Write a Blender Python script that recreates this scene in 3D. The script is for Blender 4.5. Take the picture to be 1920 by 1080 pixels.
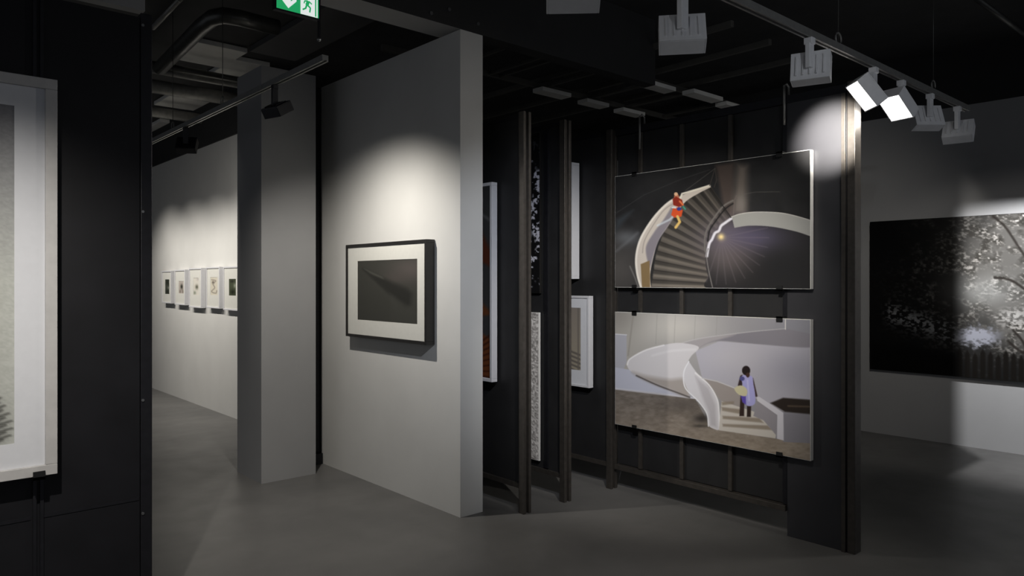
import bpy, bmesh, math, random
import numpy as np
from mathutils import Vector, Matrix

for o in list(bpy.data.objects): bpy.data.objects.remove(o)
S = bpy.context.scene
C = S.collection
random.seed(4)

# ------------------------------------------------------------------ camera, world, exposure
F_PX, HZ, CAM_H = 1370.7, 527.0, 1.55
YAW = math.radians(41.67)
cam_d = bpy.data.cameras.new('camera'); cam = bpy.data.objects.new('camera', cam_d); C.objects.link(cam)
cam.location = (0, 0, CAM_H); cam.rotation_euler = (math.pi/2, 0, -YAW)
cam_d.sensor_width = 36; cam_d.lens = F_PX/1920*36; cam_d.shift_y = -(540-HZ)/1920
cam_d.clip_start = .05; cam_d.clip_end = 100
S.camera = cam
S.view_settings.view_transform = 'Standard'; S.view_settings.look = 'None'
S.view_settings.gamma = 1; S.view_settings.use_curve_mapping = False
S.view_settings.exposure = 0.0
w = bpy.data.worlds.new('world'); S.world = w; w.use_nodes = True
w.node_tree.nodes['Background'].inputs[0].default_value = (.85, .9, 1, 1)
w.node_tree.nodes['Background'].inputs[1].default_value = .16

# ------------------------------------------------------------------ survey helpers (plan positions from sight lines)
FW = (math.sin(YAW), math.cos(YAW)); RT = (math.cos(YAW), -math.sin(YAW))
def ray(px):
    u = (px-960)/F_PX
    return FW[0]+u*RT[0], FW[1]+u*RT[1]
def onX(px, X):                 # depth and Y where a sight line meets the plane x = X
    a, b = ray(px); d = X/a; return d, d*b
def onY(px, Y):
    a, b = ray(px); d = Y/b; return d, d*a
def hz(py, d): return CAM_H + (HZ-py)/F_PX*d
def onZ(px, py, Z):
    a, b = ray(px); d = (Z-CAM_H)*F_PX/(HZ-py); return d*a, d*b

# ------------------------------------------------------------------ materials
def lin(c):
    out = []
    for v in c:
        v /= 255
        out.append(v/12.92 if v <= .04045 else ((v+.055)/1.055)**2.4)
    return tuple(out)
MATS = {}
def mat(name, col, rough=.6, metal=0, noise=.0, scale=20, bump=0, spec=.5, emit=None, es=0):
    if name in MATS: return MATS[name]
    m = bpy.data.materials.new(name); m.use_nodes = True
    nt = m.node_tree; b = nt.nodes['Principled BSDF']
    b.inputs['Base Color'].default_value = (*col, 1); b.inputs['Roughness'].default_value = rough
    b.inputs['Metallic'].default_value = metal
    b.inputs['Specular IOR Level'].default_value = spec
    if noise or bump:
        tc = nt.nodes.new('ShaderNodeTexCoord'); n = nt.nodes.new('ShaderNodeTexNoise')
        n.inputs['Scale'].default_value = scale; n.inputs['Detail'].default_value = 6
        nt.links.new(tc.outputs['Object'], n.inputs['Vector'])
        if noise:
            r = nt.nodes.new('ShaderNodeValToRGB')
            r.color_ramp.elements[0].position = .3; r.color_ramp.elements[1].position = .7
            r.color_ramp.elements[0].color = (*[c*(1-noise) for c in col], 1)
            r.color_ramp.elements[1].color = (*[min(1, c*(1+noise)) for c in col], 1)
            nt.links.new(n.outputs['Fac'], r.inputs['Fac']); nt.links.new(r.outputs['Color'], b.inputs['Base Color'])
        if bump:
            bp = nt.nodes.new('ShaderNodeBump'); bp.inputs['Strength'].default_value = bump; bp.inputs['Distance'].default_value = .004
            nt.links.new(n.outputs['Fac'], bp.inputs['Height']); nt.links.new(bp.outputs['Normal'], b.inputs['Normal'])
    if emit:
        b.inputs['Emission Color'].default_value = (*emit, 1); b.inputs['Emission Strength'].default_value = es
    MATS[name] = m; return m
M_wall = mat('grey_paint', (.60, .595, .57), .85, noise=.03, scale=3, bump=.05)
M_wallcool = mat('cool_grey_paint', (.38, .38, .38), .85, noise=.03, scale=3)
M_black = mat('black_board', (.014, .014, .0148), .55, noise=.2, scale=6)
M_panel = mat('black_panel_laminate', (.0085, .0085, .0105), .5, noise=.2, scale=6, spec=.3)
M_cond = mat('conduit_grey', (.10, .096, .085), .5, .2, noise=.1, scale=12)
M_charc = mat('charcoal_board', (.032, .032, .036), .42, noise=.1, scale=6)
M_blackwall = mat('black_paint', (.022, .022, .022), .8, noise=.1, scale=5)
M_post = mat('dark_steel', (.085, .076, .067), .4, .6, noise=.15, scale=30)
M_postb = mat('black_steel', (.02, .02, .024), .4, .5, noise=.15, scale=30)
M_ceil = mat('ceiling_black', (.04, .04, .04), .9, noise=.15, scale=4)
M_pierp = mat('pier_dimmed_paint', (.30, .30, .30), .85, noise=.03, scale=3)  # wall paint darkened for the pier, offsets the track lamp's spill
M_beam = mat('beam_grey', (.26, .26, .26), .85, noise=.03, scale=3)
M_tile = mat('ceiling_tile_grey', (.75, .74, .70), .9, noise=.05, scale=8)
M_soffit = mat('soffit_charcoal', (.12, .12, .118), .9, noise=.05, scale=4)
M_duct = mat('duct_black_metal', (.075, .075, .07), .35, .5, noise=.2, scale=15)
M_pipe = mat('grey_pipe', (.24, .235, .22), .45, .4, noise=.15, scale=20)
M_track = mat('track_aluminium', (.3, .3, .285), .4, .5, noise=.1, scale=40)
M_lamp = mat('lamp_white_paint', (.82, .82, .83), .45, noise=.03, scale=30)
M_lampb = mat('lamp_black_paint', (.015, .015, .018), .4, noise=.1, scale=30)
M_lens = mat('lamp_lens', (.9, .9, .9), .3, emit=(1, .98, .95), es=6)
M_lensd = mat('lamp_lens_dim', (.9, .9, .9), .3, emit=(1, .98, .95), es=2)
M_matw = mat('mat_board_white', (.60, .595, .55), .8, noise=.02, scale=30)
M_matc = mat('mat_board_cool', (.62, .63, .66), .8, noise=.02, scale=30)
M_white = mat('white_frame_paint', (.60, .60, .62), .5, noise=.02, scale=30)
M_silver = mat('silver_frame', (.50, .49, .48), .45, .1, noise=.06, scale=25)
M_frameb = mat('black_frame_wood', (.012, .011, .01), .45, noise=.15, scale=30)
M_clip = mat('clip_black', (.01, .01, .01), .4)
M_edge = mat('print_edge', (.62, .61, .58), .5, noise=.03, scale=30)
M_green = mat('sign_green', (.01, .25, .08), .5, emit=(.015, .33, .11), es=.9)
M_signw = mat('sign_white', (.8, .8, .8), .5, emit=(.85, .9, .88), es=.8)
M_bolt = mat('bolt_steel', (.3, .3, .3), .35, .9)
def floor_mat():
    m = bpy.data.materials.new('polished_concrete'); m.use_nodes = True
    nt = m.node_tree; b = nt.nodes['Principled BSDF']; L = nt.links.new
    tc = nt.nodes.new('ShaderNodeTexCoord')
    n1 = nt.nodes.new('ShaderNodeTexNoise'); n1.inputs['Scale'].default_value = 1.3; n1.inputs['Detail'].default_value = 8
    r = nt.nodes.new('ShaderNodeValToRGB')
    r.color_ramp.elements[0].position = .3; r.color_ramp.elements[1].position = .72
    r.color_ramp.elements[0].color = (.105, .103, .100, 1); r.color_ramp.elements[1].color = (.155, .151, .145, 1)
    L(tc.outputs['Object'], n1.inputs['Vector']); L(n1.outputs['Fac'], r.inputs['Fac']); L(r.outputs['Color'], b.inputs['Base Color'])
    n2 = nt.nodes.new('ShaderNodeTexNoise'); n2.inputs['Scale'].default_value = 5
    mr = nt.nodes.new('ShaderNodeMapRange'); mr.inputs['To Min'].default_value = .32; mr.inputs['To Max'].default_value = .5
    L(tc.outputs['Object'], n2.inputs['Vector']); L(n2.outputs['Fac'], mr.inputs['Value']); L(mr.outputs['Result'], b.inputs['Roughness'])
    return m
def print_mat(name, rough=.5):
    m = bpy.data.materials.new(name); m.use_nodes = True
    nt = m.node_tree; b = nt.nodes['Principled BSDF']
    a = nt.nodes.new('ShaderNodeAttribute'); a.attribute_name = 'ink'
    nt.links.new(a.outputs['Color'], b.inputs['Base Color']); b.inputs['Roughness'].default_value = rough
    b.inputs['Specular IOR Level'].default_value = .3
    return m
M_print = print_mat('printed_paper', .6)
M_gloss = print_mat('glossy_print', .28)

# ------------------------------------------------------------------ object helpers
def thing(name, label, cat, loc=(0, 0, 0), group=None):
    o = bpy.data.objects.new(name, None); C.objects.link(o); o.empty_display_size = .1
    o.location = loc; o['label'] = label; o['category'] = cat
    if group: o['group'] = group
    return o
def tag(o, label, cat, group=None):
    o['label'] = label; o['category'] = cat
    if group: o['group'] = group
    return o
def link(name, bm, m, parent=None, matrix=None, bev=0):
    bmesh.ops.recalc_face_normals(bm, faces=bm.faces)
    me = bpy.data.meshes.new(name); bm.to_mesh(me); bm.free()
    o = bpy.data.objects.new(name, me); C.objects.link(o)
    for x in (m if isinstance(m, list) else [m]): me.materials.append(x)
    if bev:
        md = o.modifiers.new('bevel', 'BEVEL'); md.width = bev; md.segments = 2; md.limit_method = 'ANGLE'
    if matrix is not None: o.matrix_world = matrix
    if parent is not None:
        o.parent = parent
        if parent.type == 'EMPTY' or True:
            W = world_of(parent); o.matrix_parent_inverse = W.inverted()
    return o
def world_of(o):
    if o.parent: return world_of(o.parent) @ o.matrix_parent_inverse @ o.matrix_basis
    return o.matrix_basis.copy()
def bx(bm, x0, x1, y0, y1, z0, z1, mi=0, M=None):
    v = [bm.verts.new((x, y, z)) for x in (x0, x1) for y in (y0, y1) for z in (z0, z1)]
    if M is not None:
        for a in v: a.co = M @ a.co
    for f in ((0,1,3,2),(4,6,7,5),(0,4,5,1),(2,3,7,6),(0,2,6,4),(1,5,7,3)):
        bm.faces.new([v[i] for i in f]).material_index = mi
def box(name, dims, m, parent=None, bev=0, matrix=None):
    bm = bmesh.new(); bx(bm, *dims); return link(name, bm, m, parent, matrix, bev)
def boxes(name, lst, m, parent=None, bev=0, matrix=None):
    bm = bmesh.new()
    for d in lst: bx(bm, *d)
    return link(name, bm, m, parent, matrix, bev)
def tube_bm(bm, pts, r, n=12, closed=False):
    rings = []
    pts = [Vector(p) for p in pts]
    N = len(pts)
    for i, p in enumerate(pts):
        if closed: t = (pts[(i+1) % N]-pts[i-1])
        else: t = pts[min(i+1, N-1)]-pts[max(i-1, 0)]
        t.normalize()
        up = Vector((0, 0, 1)) if abs(t.z) < .9 else Vector((1, 0, 0))
        a = t.cross(up).normalized(); b = t.cross(a).normalized()
        rings.append([bm.verts.new(p+a*r*math.cos(k*2*math.pi/n)+b*r*math.sin(k*2*math.pi/n)) for k in range(n)])
    for i in range(N if closed else N-1):
        A, B = rings[i], rings[(i+1) % N]
        for k in range(n): bm.faces.new((A[k], A[(k+1) % n], B[(k+1) % n], B[k])).smooth = True
    if not closed:
        bm.faces.new(rings[0][::-1]); bm.faces.new(rings[-1])
def tube(name, pts, r, m, parent=None, n=12, closed=False):
    bm = bmesh.new(); tube_bm(bm, pts, r, n, closed); return link(name, bm, m, parent)
def struct(o): o['kind'] = 'structure'; return o

# ------------------------------------------------------------------ room shell
H = 3.2; ZC = 3.75
WX = 3.15; GX = 2.93; RX = 7.74
struct(box('floor', (-4, 9, -3, 15, -.1, 0), floor_mat()))
struct(box('ceiling', (-4, 9, -3, 15, ZC, ZC+.1), M_ceil))
struct(box('wall_right', (RX, RX+.2, -3, 15, 0, H), M_wallcool))
struct(box('wall_far_left', (WX, WX+.2, 7.2, 14.8, 0, H), M_wall))
struct(box('wall_back', (-4, RX, 14.8, 15, 0, ZC), M_blackwall))
struct(box('wall_behind_racks', (WX+.2, RX, 9.0, 9.2, 0, ZC), M_blackwall))
# black fascia above the painted walls up to the ceiling
struct(box('trim_1', (RX-.02, RX+.2, -3, 15, H, ZC), M_blackwall))
struct(box('trim_2', (WX-.02, WX+.2, 7.2, 14.8, H, ZC), M_blackwall))
# free-standing grey wall with its end face
_, gy0 = onX(863, GX)
gx1 = onY(905, gy0)[1]
g_end = 5.74
gw = struct(box('wall_centre', (GX, gx1, gy0, g_end, 0, H), M_wall))
# square pier beside it
pxX, pxY = onZ(490, 122, H)
pier_x1 = onY(592, pxY)[1]; pier_y1 = onX(445, pxX)[1]
struct(box('wall_pier', (pxX, pier_x1, pxY, pier_y1, 0, H), M_pierp))
struct(box('trim_3', (pier_x1+.01, gx1, g_end+.01, g_end+.06, 0, H), M_postb))     # black strip put in for the shadow gap beside the pier
struct(box('baseboard_gap', (pier_x1+.004, GX-.005, g_end-.04, g_end+.005, 0, .09), M_postb))
# bulkhead beam over the end of the grey wall: underside coloured paler as if lit, black front with bolts
by1 = onX(824, GX)[1]
bm = bmesh.new(); bx(bm, -1.5, GX+.1, gy0, by1, H+.002, ZC)
for f in bm.faces: f.material_index = 0
bmesh.ops.recalc_face_normals(bm, faces=bm.faces)
for f in bm.faces:
    if f.normal.z < -.5: f.material_index = 1
bk = struct(link('trim_4', bm, [M_blackwall, M_beam]))
struct(box('trim_7', (GX+.1, 5.0, gy0, gy0+.12, H+.002, ZC), M_blackwall))
for px, py in ((808, 25), (842, 18), (896, 45)):
    d, X = onY(px, gy0); tube('bolt', [(X, gy0-.008, hz(py, d)), (X, gy0+.001, hz(py, d))], .012, M_bolt, bk, 10)

# charcoal soffit over the left aisle
struct(box('trim_5', (2.72, 3.17, by1+.3, 6.75, 3.70, ZC), M_soffit))

# ------------------------------------------------------------------ tracks and lamps
def make_lamp(kind, label, at, aim, watt, cone, blend=.6, body=None, scale=1.0, lens=None, group=None, drop=.13, soft=.02, col=(1, .95, .88), doors=0, roll=0, lit_at=None):
    """track lamp: at = point on the underside of the track, aim = point lit"""
    body = body or M_lamp; lens = lens or M_lensd
    at = Vector(at); t = thing(kind, label, 'spotlight', at, group)
    s = scale
    boxes('adapter', [(at.x-.02*s, at.x+.02*s, at.y-.02*s, at.y+.02*s, at.z-.03*s, at.z+.002)], body, t, .003)
    pivot = at+Vector((0, 0, -drop*s))
    boxes('stem', [(at.x-.022*s, at.x+.022*s, at.y-.012*s, at.y+.012*s, pivot.z-.02*s, at.z-.025*s)], body, t, .003)
    d = (Vector(aim)-pivot).normalized()
    q = d.to_track_quat('-Z', 'Y').to_matrix().to_4x4()
    q = q @ Matrix.Rotation(roll, 4, 'Z')
    W2, H2, D = .088*s, .07*s, .075*s
    M = Matrix.Translation(pivot+d*.012*s) @ q
    bm = bmesh.new()
    wl = .006*s
    # open box: back, four sides
    for dd in ((-W2, W2, -H2, H2, -wl, 0), (-W2, -W2+wl, -H2, H2, -D, -wl), (W2-wl, W2, -H2, H2, -D, -wl),
               (-W2+wl, W2-wl, -H2, -H2+wl, -D, -wl), (-W2+wl, W2-wl, H2-wl, H2, -D, -wl)): bx(bm, *dd, M=M)
    link('housing', bm, body, t, bev=.002)
    bm = bmesh.new()
    for k in range(5): bx(bm, -W2*.7+k*W2*.35-.003, -W2*.7+k*W2*.35+.003, -H2*.7, H2*.7, 0, .008*s, M=M)
    link('cooling_fin', bm, body, t)
    bm = bmesh.new(); bx(bm, -W2+wl, W2-wl, -H2+wl, H2-wl, -D+.012*s, -D+.018*s, M=M)
    link('lens', bm, lens, t)
    if doors:
        bm = bmesh.new()
        bx(bm, -W2, -W2+.003, -H2, H2, -D-doors, -D, M=M); bx(bm, W2-.003, W2, -H2, H2, -D-doors, -D, M=M)
        link('light_blocker', bm, body, t)
    L = bpy.data.lights.new('beam', 'SPOT'); L.energy = watt; L.spot_size = math.radians(cone); L.spot_blend = blend
    L.shadow_soft_size = soft; L.color = col
    lo = bpy.data.objects.new('beam', L); C.objects.link(lo)
    start = pivot+d*(D-.0*s)
    lo.matrix_world = Matrix.Translation(start+d*.03) @ d.to_track_quat('-Z', 'Y').to_matrix().to_4x4()
    lo.parent = t; lo.matrix_parent_inverse = Matrix.Translation(at).inverted()
    return t
def make_track(label, p0, p1, name='light_track', hang=()):
    p0, p1 = Vector(p0), Vector(p1)
    t = thing(name, label, 'light track', (p0+p1)/2)
    ax = 0 if abs(p1.x-p0.x) > abs(p1.y-p0.y) else 1
    hw = .018
    z0, z1 = p0.z, p0.z+.034
    def rail(a, b, za, zb):
        if ax == 0: return (p0.x, p1.x, p0.y+a, p0.y+b, za, zb)
        return (p0.x+a, p0.x+b, p0.y, p1.y, za, zb)
    boxes('rail', [rail(-hw, hw, z0+.008, z1), rail(-hw, -.008, z0, z0+.008), rail(.008, hw, z0, z0+.008)], M_track, t)
    for s in hang:
        q = Vector(p0); q[ax] = s
        tube('hanging_wire', [(q.x, q.y, z1), (q.x, q.y, ZC)], .0025, M_duct, t, 6)
        ring = [(q.x+.03*math.cos(a)*(ax == 0), q.y+.03*math.cos(a)*(ax == 1), z1+.03+.03*math.sin(a)) for a in [k*2*math.pi/16 for k in range(16)]]
        tube('wire_loop', ring, .005, M_pipe, t, 6, True)
    return t
TLX, TLZ = 1.9, 2.755
ty0 = onX(610, TLX)[1]
make_track('slim grey light track crossing in front of the grey pier, above the left aisle', (TLX, ty0, TLZ), (TLX, 12.6, TLZ), hang=(5.2, 6.3))
TRY, TRZ = 1.65, 2.70
make_track('slim dark light track above the stair prints, carrying the row of white spotlights', (-1.6, TRY, TRZ), (5.6, TRY, TRZ),
           hang=(onY(1572, TRY)[1], onY(1750, TRY)[1]))
sideY = 4.7
make_lamp('track_spotlight', 'small black spotlight hanging in front of the top of the grey pier', (TLX, onX(515, TLX)[1], TLZ), (GX, 4.62, .85), 104, 128, 1, M_lampb, .85, lens=M_lensd, drop=.13)
make_lamp('track_spotlight', 'small dark spotlight on the far stretch of track beside the black panel edge', (TLX, onX(348, TLX)[1], TLZ), (WX, 7.9, 1.2), 85, 124, 1, M_lampb, .85, drop=.13)
for i, yy in enumerate((7.95, 8.75, 9.55, 10.45)):
    make_lamp('track_spotlight', 'black spotlight over the far row of small white frames, hidden behind the black panel', (TLX, yy, TLZ), (WX, yy+.1, 1.15), 62, 106, 1, M_lampb, .85, group='spotlights behind the black panel')
# right-hand track
stairX = 4.22
def tr(px): return (onY(px, TRY)[1], TRY, TRZ)
make_lamp('track_spotlight', 'white box spotlight at the top edge of the photo, only its lower edge showing', tr(1075), (3.75, 3.7, 1.3), 130, 56, .9, col=(.86, .9, 1), drop=.16, roll=0)
make_lamp('track_spotlight', 'large white box spotlight seen from behind, nearest full one, left of the track', tr(1280), (stairX-.02, 3.15, 1.15), 165, 64, .8, drop=.17)
make_lamp('track_spotlight', 'white box spotlight seen from behind just above the corner of the stair print rack', tr(1518), (4.2, 1.93, 2.39), 420, 33, 1, drop=.12)
make_lamp('track_spotlight', 'white spotlight with glowing face beside the top corner of the stair print rack', tr(1638), (2.96, 2.65, 1.4), 20, 140, .7, lens=M_lens, drop=.10, roll=math.pi/2)
make_lamp('track_spotlight', 'white spotlight with glowing face turned downwards, second right of the rack corner', tr(1690), (3.28, 1.95, 1.2), 16, 120, .8, lens=M_lens, drop=.10, roll=math.pi/2)
make_lamp('track_spotlight', 'grey spotlight turned edge-on, third right of the rack corner', tr(1744), (7.2, 4.2, 1.2), 55, 90, 1, drop=.12)
make_lamp('track_spotlight', 'grey flat-lying spotlight at the right end of the row', tr(1795), (RX, 2.0, .9), 8, 76, .35, drop=.13)
# lamp on its own short track just outside the right edge of the view
make_track('short light track near the right wall, outside the view', (6.2, -1.4, 2.72), (6.2, 1.42, 2.72), hang=(-.6,))
wl = make_lamp('track_spotlight', 'white spotlight outside the view lighting the large tree print', (6.2, 1.3, 2.72), (RX, 1.3, 1.25), 290, 104, .8, drop=.12, soft=.006, col=(.98, .98, 1))
_p = Vector((6.2, 1.3, 2.60)); _b = _p+(Vector((RX, 1.3, 1.25))-_p).normalized()*.105
boxes('light_blocker', [(_b.x-.06, _b.x+.12, _b.y+.12*1.05/(RX-_b.x), _b.y+.12*1.05/(RX-_b.x)+.004, _b.z-.30, _b.z+.10)], M_lampb, wl)  # added flap, cuts the left edge of the light patch
boxes('light_blocker', [(_b.x+.115, _b.x+.119, _b.y-.12, _b.y+.11, _b.z-.12*(_b.z-2.25)/(RX-_b.x), _b.z+.10)], M_lampb, wl)  # added flap, trims the top of the same light patch
make_track('added light track behind the viewpoint, unseen, holding the fill spotlight', (-.6, -1.6, 2.85), (2.4, -1.6, 2.85), hang=(0, 1.8))  # added only to carry the unseen fill lamp
make_lamp('track_spotlight', 'added spotlight behind the viewpoint, unseen fill for the white lamp bodies', (.9, -1.6, 2.85), (3.7, TRY, 2.78), 60, 46, 1, drop=.12, col=(.9, .94, 1))  # added fill light, lifts the backs of the white lamps
# unseen lamps on the same track lighting the framed picture on the black panel
make_lamp('track_spotlight', 'white spotlight left of the view lighting the large framed picture on the black panel', (.05, TRY, TRZ), (.3, 3.4, .7), 165, 76, 1, drop=.12)

# ------------------------------------------------------------------ prints: ink laid on a fine grid
def homog(quad):
    A = []; B = []
    for (u, v), (x, y) in zip(((0, 0), (1, 0), (1, 1), (0, 1)), quad):
        A.append([u, v, 1, 0, 0, 0, -u*x, -v*x]); B.append(x)
        A.append([0, 0, 0, u, v, 1, -u*y, -v*y]); B.append(y)
    h = np.linalg.solve(np.array(A, float), np.array(B, float))
    return np.append(h, 1).reshape(3, 3)
def print_mesh(P, U, V, quad, fn, nx, ny, m, parent, name='print'):
    """P top-left corner, U across, V down; fn paints ink (sRGB 0..255) in the drawing's own quad coordinates"""
    u = np.linspace(0, 1, nx); v = np.linspace(0, 1, ny)
    uu, vv = np.meshgrid(u, v); uu = uu.ravel(); vv = vv.ravel()
    Hm = homog(quad)
    q = Hm @ np.vstack([uu, vv, np.ones_like(uu)])
    x, y = q[0]/q[2], q[1]/q[2]
    col = np.clip(fn(x, y), 0, 255)/255
    col = np.where(col <= .04045, col/12.92, ((col+.055)/1.055)**2.4)
    P, U, V = np.array(P), np.array(U), np.array(V)
    co = P[None]+uu[:, None]*U[None]+vv[:, None]*V[None]
    i = np.arange(nx*ny).reshape(ny, nx)
    f = np.stack([i[:-1, :-1], i[1:, :-1], i[1:, 1:], i[:-1, 1:]], -1).reshape(-1, 4)
    me = bpy.data.meshes.new(name); me.vertices.add(len(co)); me.vertices.foreach_set('co', co.astype('f').ravel())
    me.loops.add(f.size); me.loops.foreach_set('vertex_index', f.ravel().astype('i'))
    me.polygons.add(len(f)); me.polygons.foreach_set('loop_start', np.arange(0, f.size, 4, dtype='i'))
    me.update(calc_edges=True)
    at = me.color_attributes.new('ink', 'FLOAT_COLOR', 'POINT')
    at.data.foreach_set('color', np.hstack([col, np.ones((len(col), 1))]).astype('f').ravel())
    me.materials.append(m)
    o = bpy.data.objects.new(name, me); C.objects.link(o)
    if parent:
        o.parent = parent; o.matrix_parent_inverse = world_of(parent).inverted()
    return o
class Ink:
    def __init__(s, x, y, base):
        s.x, s.y = x, y; s.c = np.zeros((len(x), 3))+np.array(base, float)
    def put(s, mask, col):
        col = np.array(col, float)
        if col.ndim == 1: col = col[None]
        m = np.clip(mask, 0, 1)[:, None]; s.c = s.c*(1-m)+col*m
    def dist(s, pts, closed=True):
        x, y = s.x, s.y; pts = [tuple(p) for p in pts]; d = np.full(len(x), 1e9); ins = np.zeros(len(x), bool)
        n = len(pts)
        for k in range(n if closed else n-1):
            x0, y0 = pts[k]; x1, y1 = pts[(k+1) % n]
            dx, dy = x1-x0, y1-y0; L = dx*dx+dy*dy+1e-9
            t = np.clip(((x-x0)*dx+(y-y0)*dy)/L, 0, 1)
            d = np.minimum(d, np.hypot(x-x0-t*dx, y-y0-t*dy))
            if closed and dy != 0:
                c = ((y0 > y) != (y1 > y)) & (x < dx*(y-y0)/dy+x0); ins ^= c
        return np.where(ins, -d, d) if closed else d
    def poly(s, pts, col, soft=2, a=1): s.put(np.clip(.5-s.dist(pts)/soft, 0, 1)*a, col)
    def line(s, pts, wd, col, soft=2, a=1): s.put(np.clip((wd/2-s.dist(pts, False))/soft+.5, 0, 1)*a, col)
    def blob(s, cx, cy, rx, ry, col, a=1, hard=0, rot=0):
        X, Y = s.x-cx, s.y-cy; c, n = math.cos(rot), math.sin(rot)
        r = np.hypot((X*c+Y*n)/rx, (-X*n+Y*c)/ry)
        s.put(a*(np.clip((1-r)*hard, 0, 1) if hard else np.exp(-r*r*1.5)), col)
def noise2(x, y, seed=0):
    xi = np.floor(x).astype(np.int64); yi = np.floor(y).astype(np.int64); fx, fy = x-xi, y-yi
    fx = fx*fx*(3-2*fx); fy = fy*fy*(3-2*fy)
    def h(a, b):
        n = (a*374761393+b*668265263+seed*974634777) & 0x7fffffff
        n = ((n ^ (n >> 13))*1274126177) & 0x7fffffff
        return ((n ^ (n >> 16)) & 0xffff)/65535.
    return (h(xi, yi)*(1-fx)+h(xi+1, yi)*fx)*(1-fy)+(h(xi, yi+1)*(1-fx)+h(xi+1, yi+1)*fx)*fy
def fbm(x, y, o=4, seed=0):
    r = 0; a = .5
    for k in range(o): r = r+a*noise2(x*2**k, y*2**k, seed+k); a *= .5
    return r/(1-.5**o)
def smooth(pts, n=8, closed=False):
    out = []; N = len(pts)
    rng = range(N if closed else N-1)
    for i in rng:
        g = (lambda k: pts[k % N]) if closed else (lambda k: pts[max(0, min(N-1, k))])
        p0, p1, p2, p3 = g(i-1), g(i), g(i+1), g(i+2)
        for k in range(n):
            t = k/n
            out.append(tuple(.5*(2*p1[j]+(p2[j]-p0[j])*t+(2*p0[j]-5*p1[j]+4*p2[j]-p3[j])*t*t+(3*p1[j]-p0[j]-3*p2[j]+p3[j])*t**3) for j in (0, 1)))
    if not closed: out.append(pts[-1])
    return out
def at_path(P, t):
    P = np.array(P); s = np.r_[0, np.cumsum(np.hypot(*np.diff(P, axis=0).T))]; s /= s[-1]
    return (float(np.interp(t, s, P[:, 0])), float(np.interp(t, s, P[:, 1])))

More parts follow.
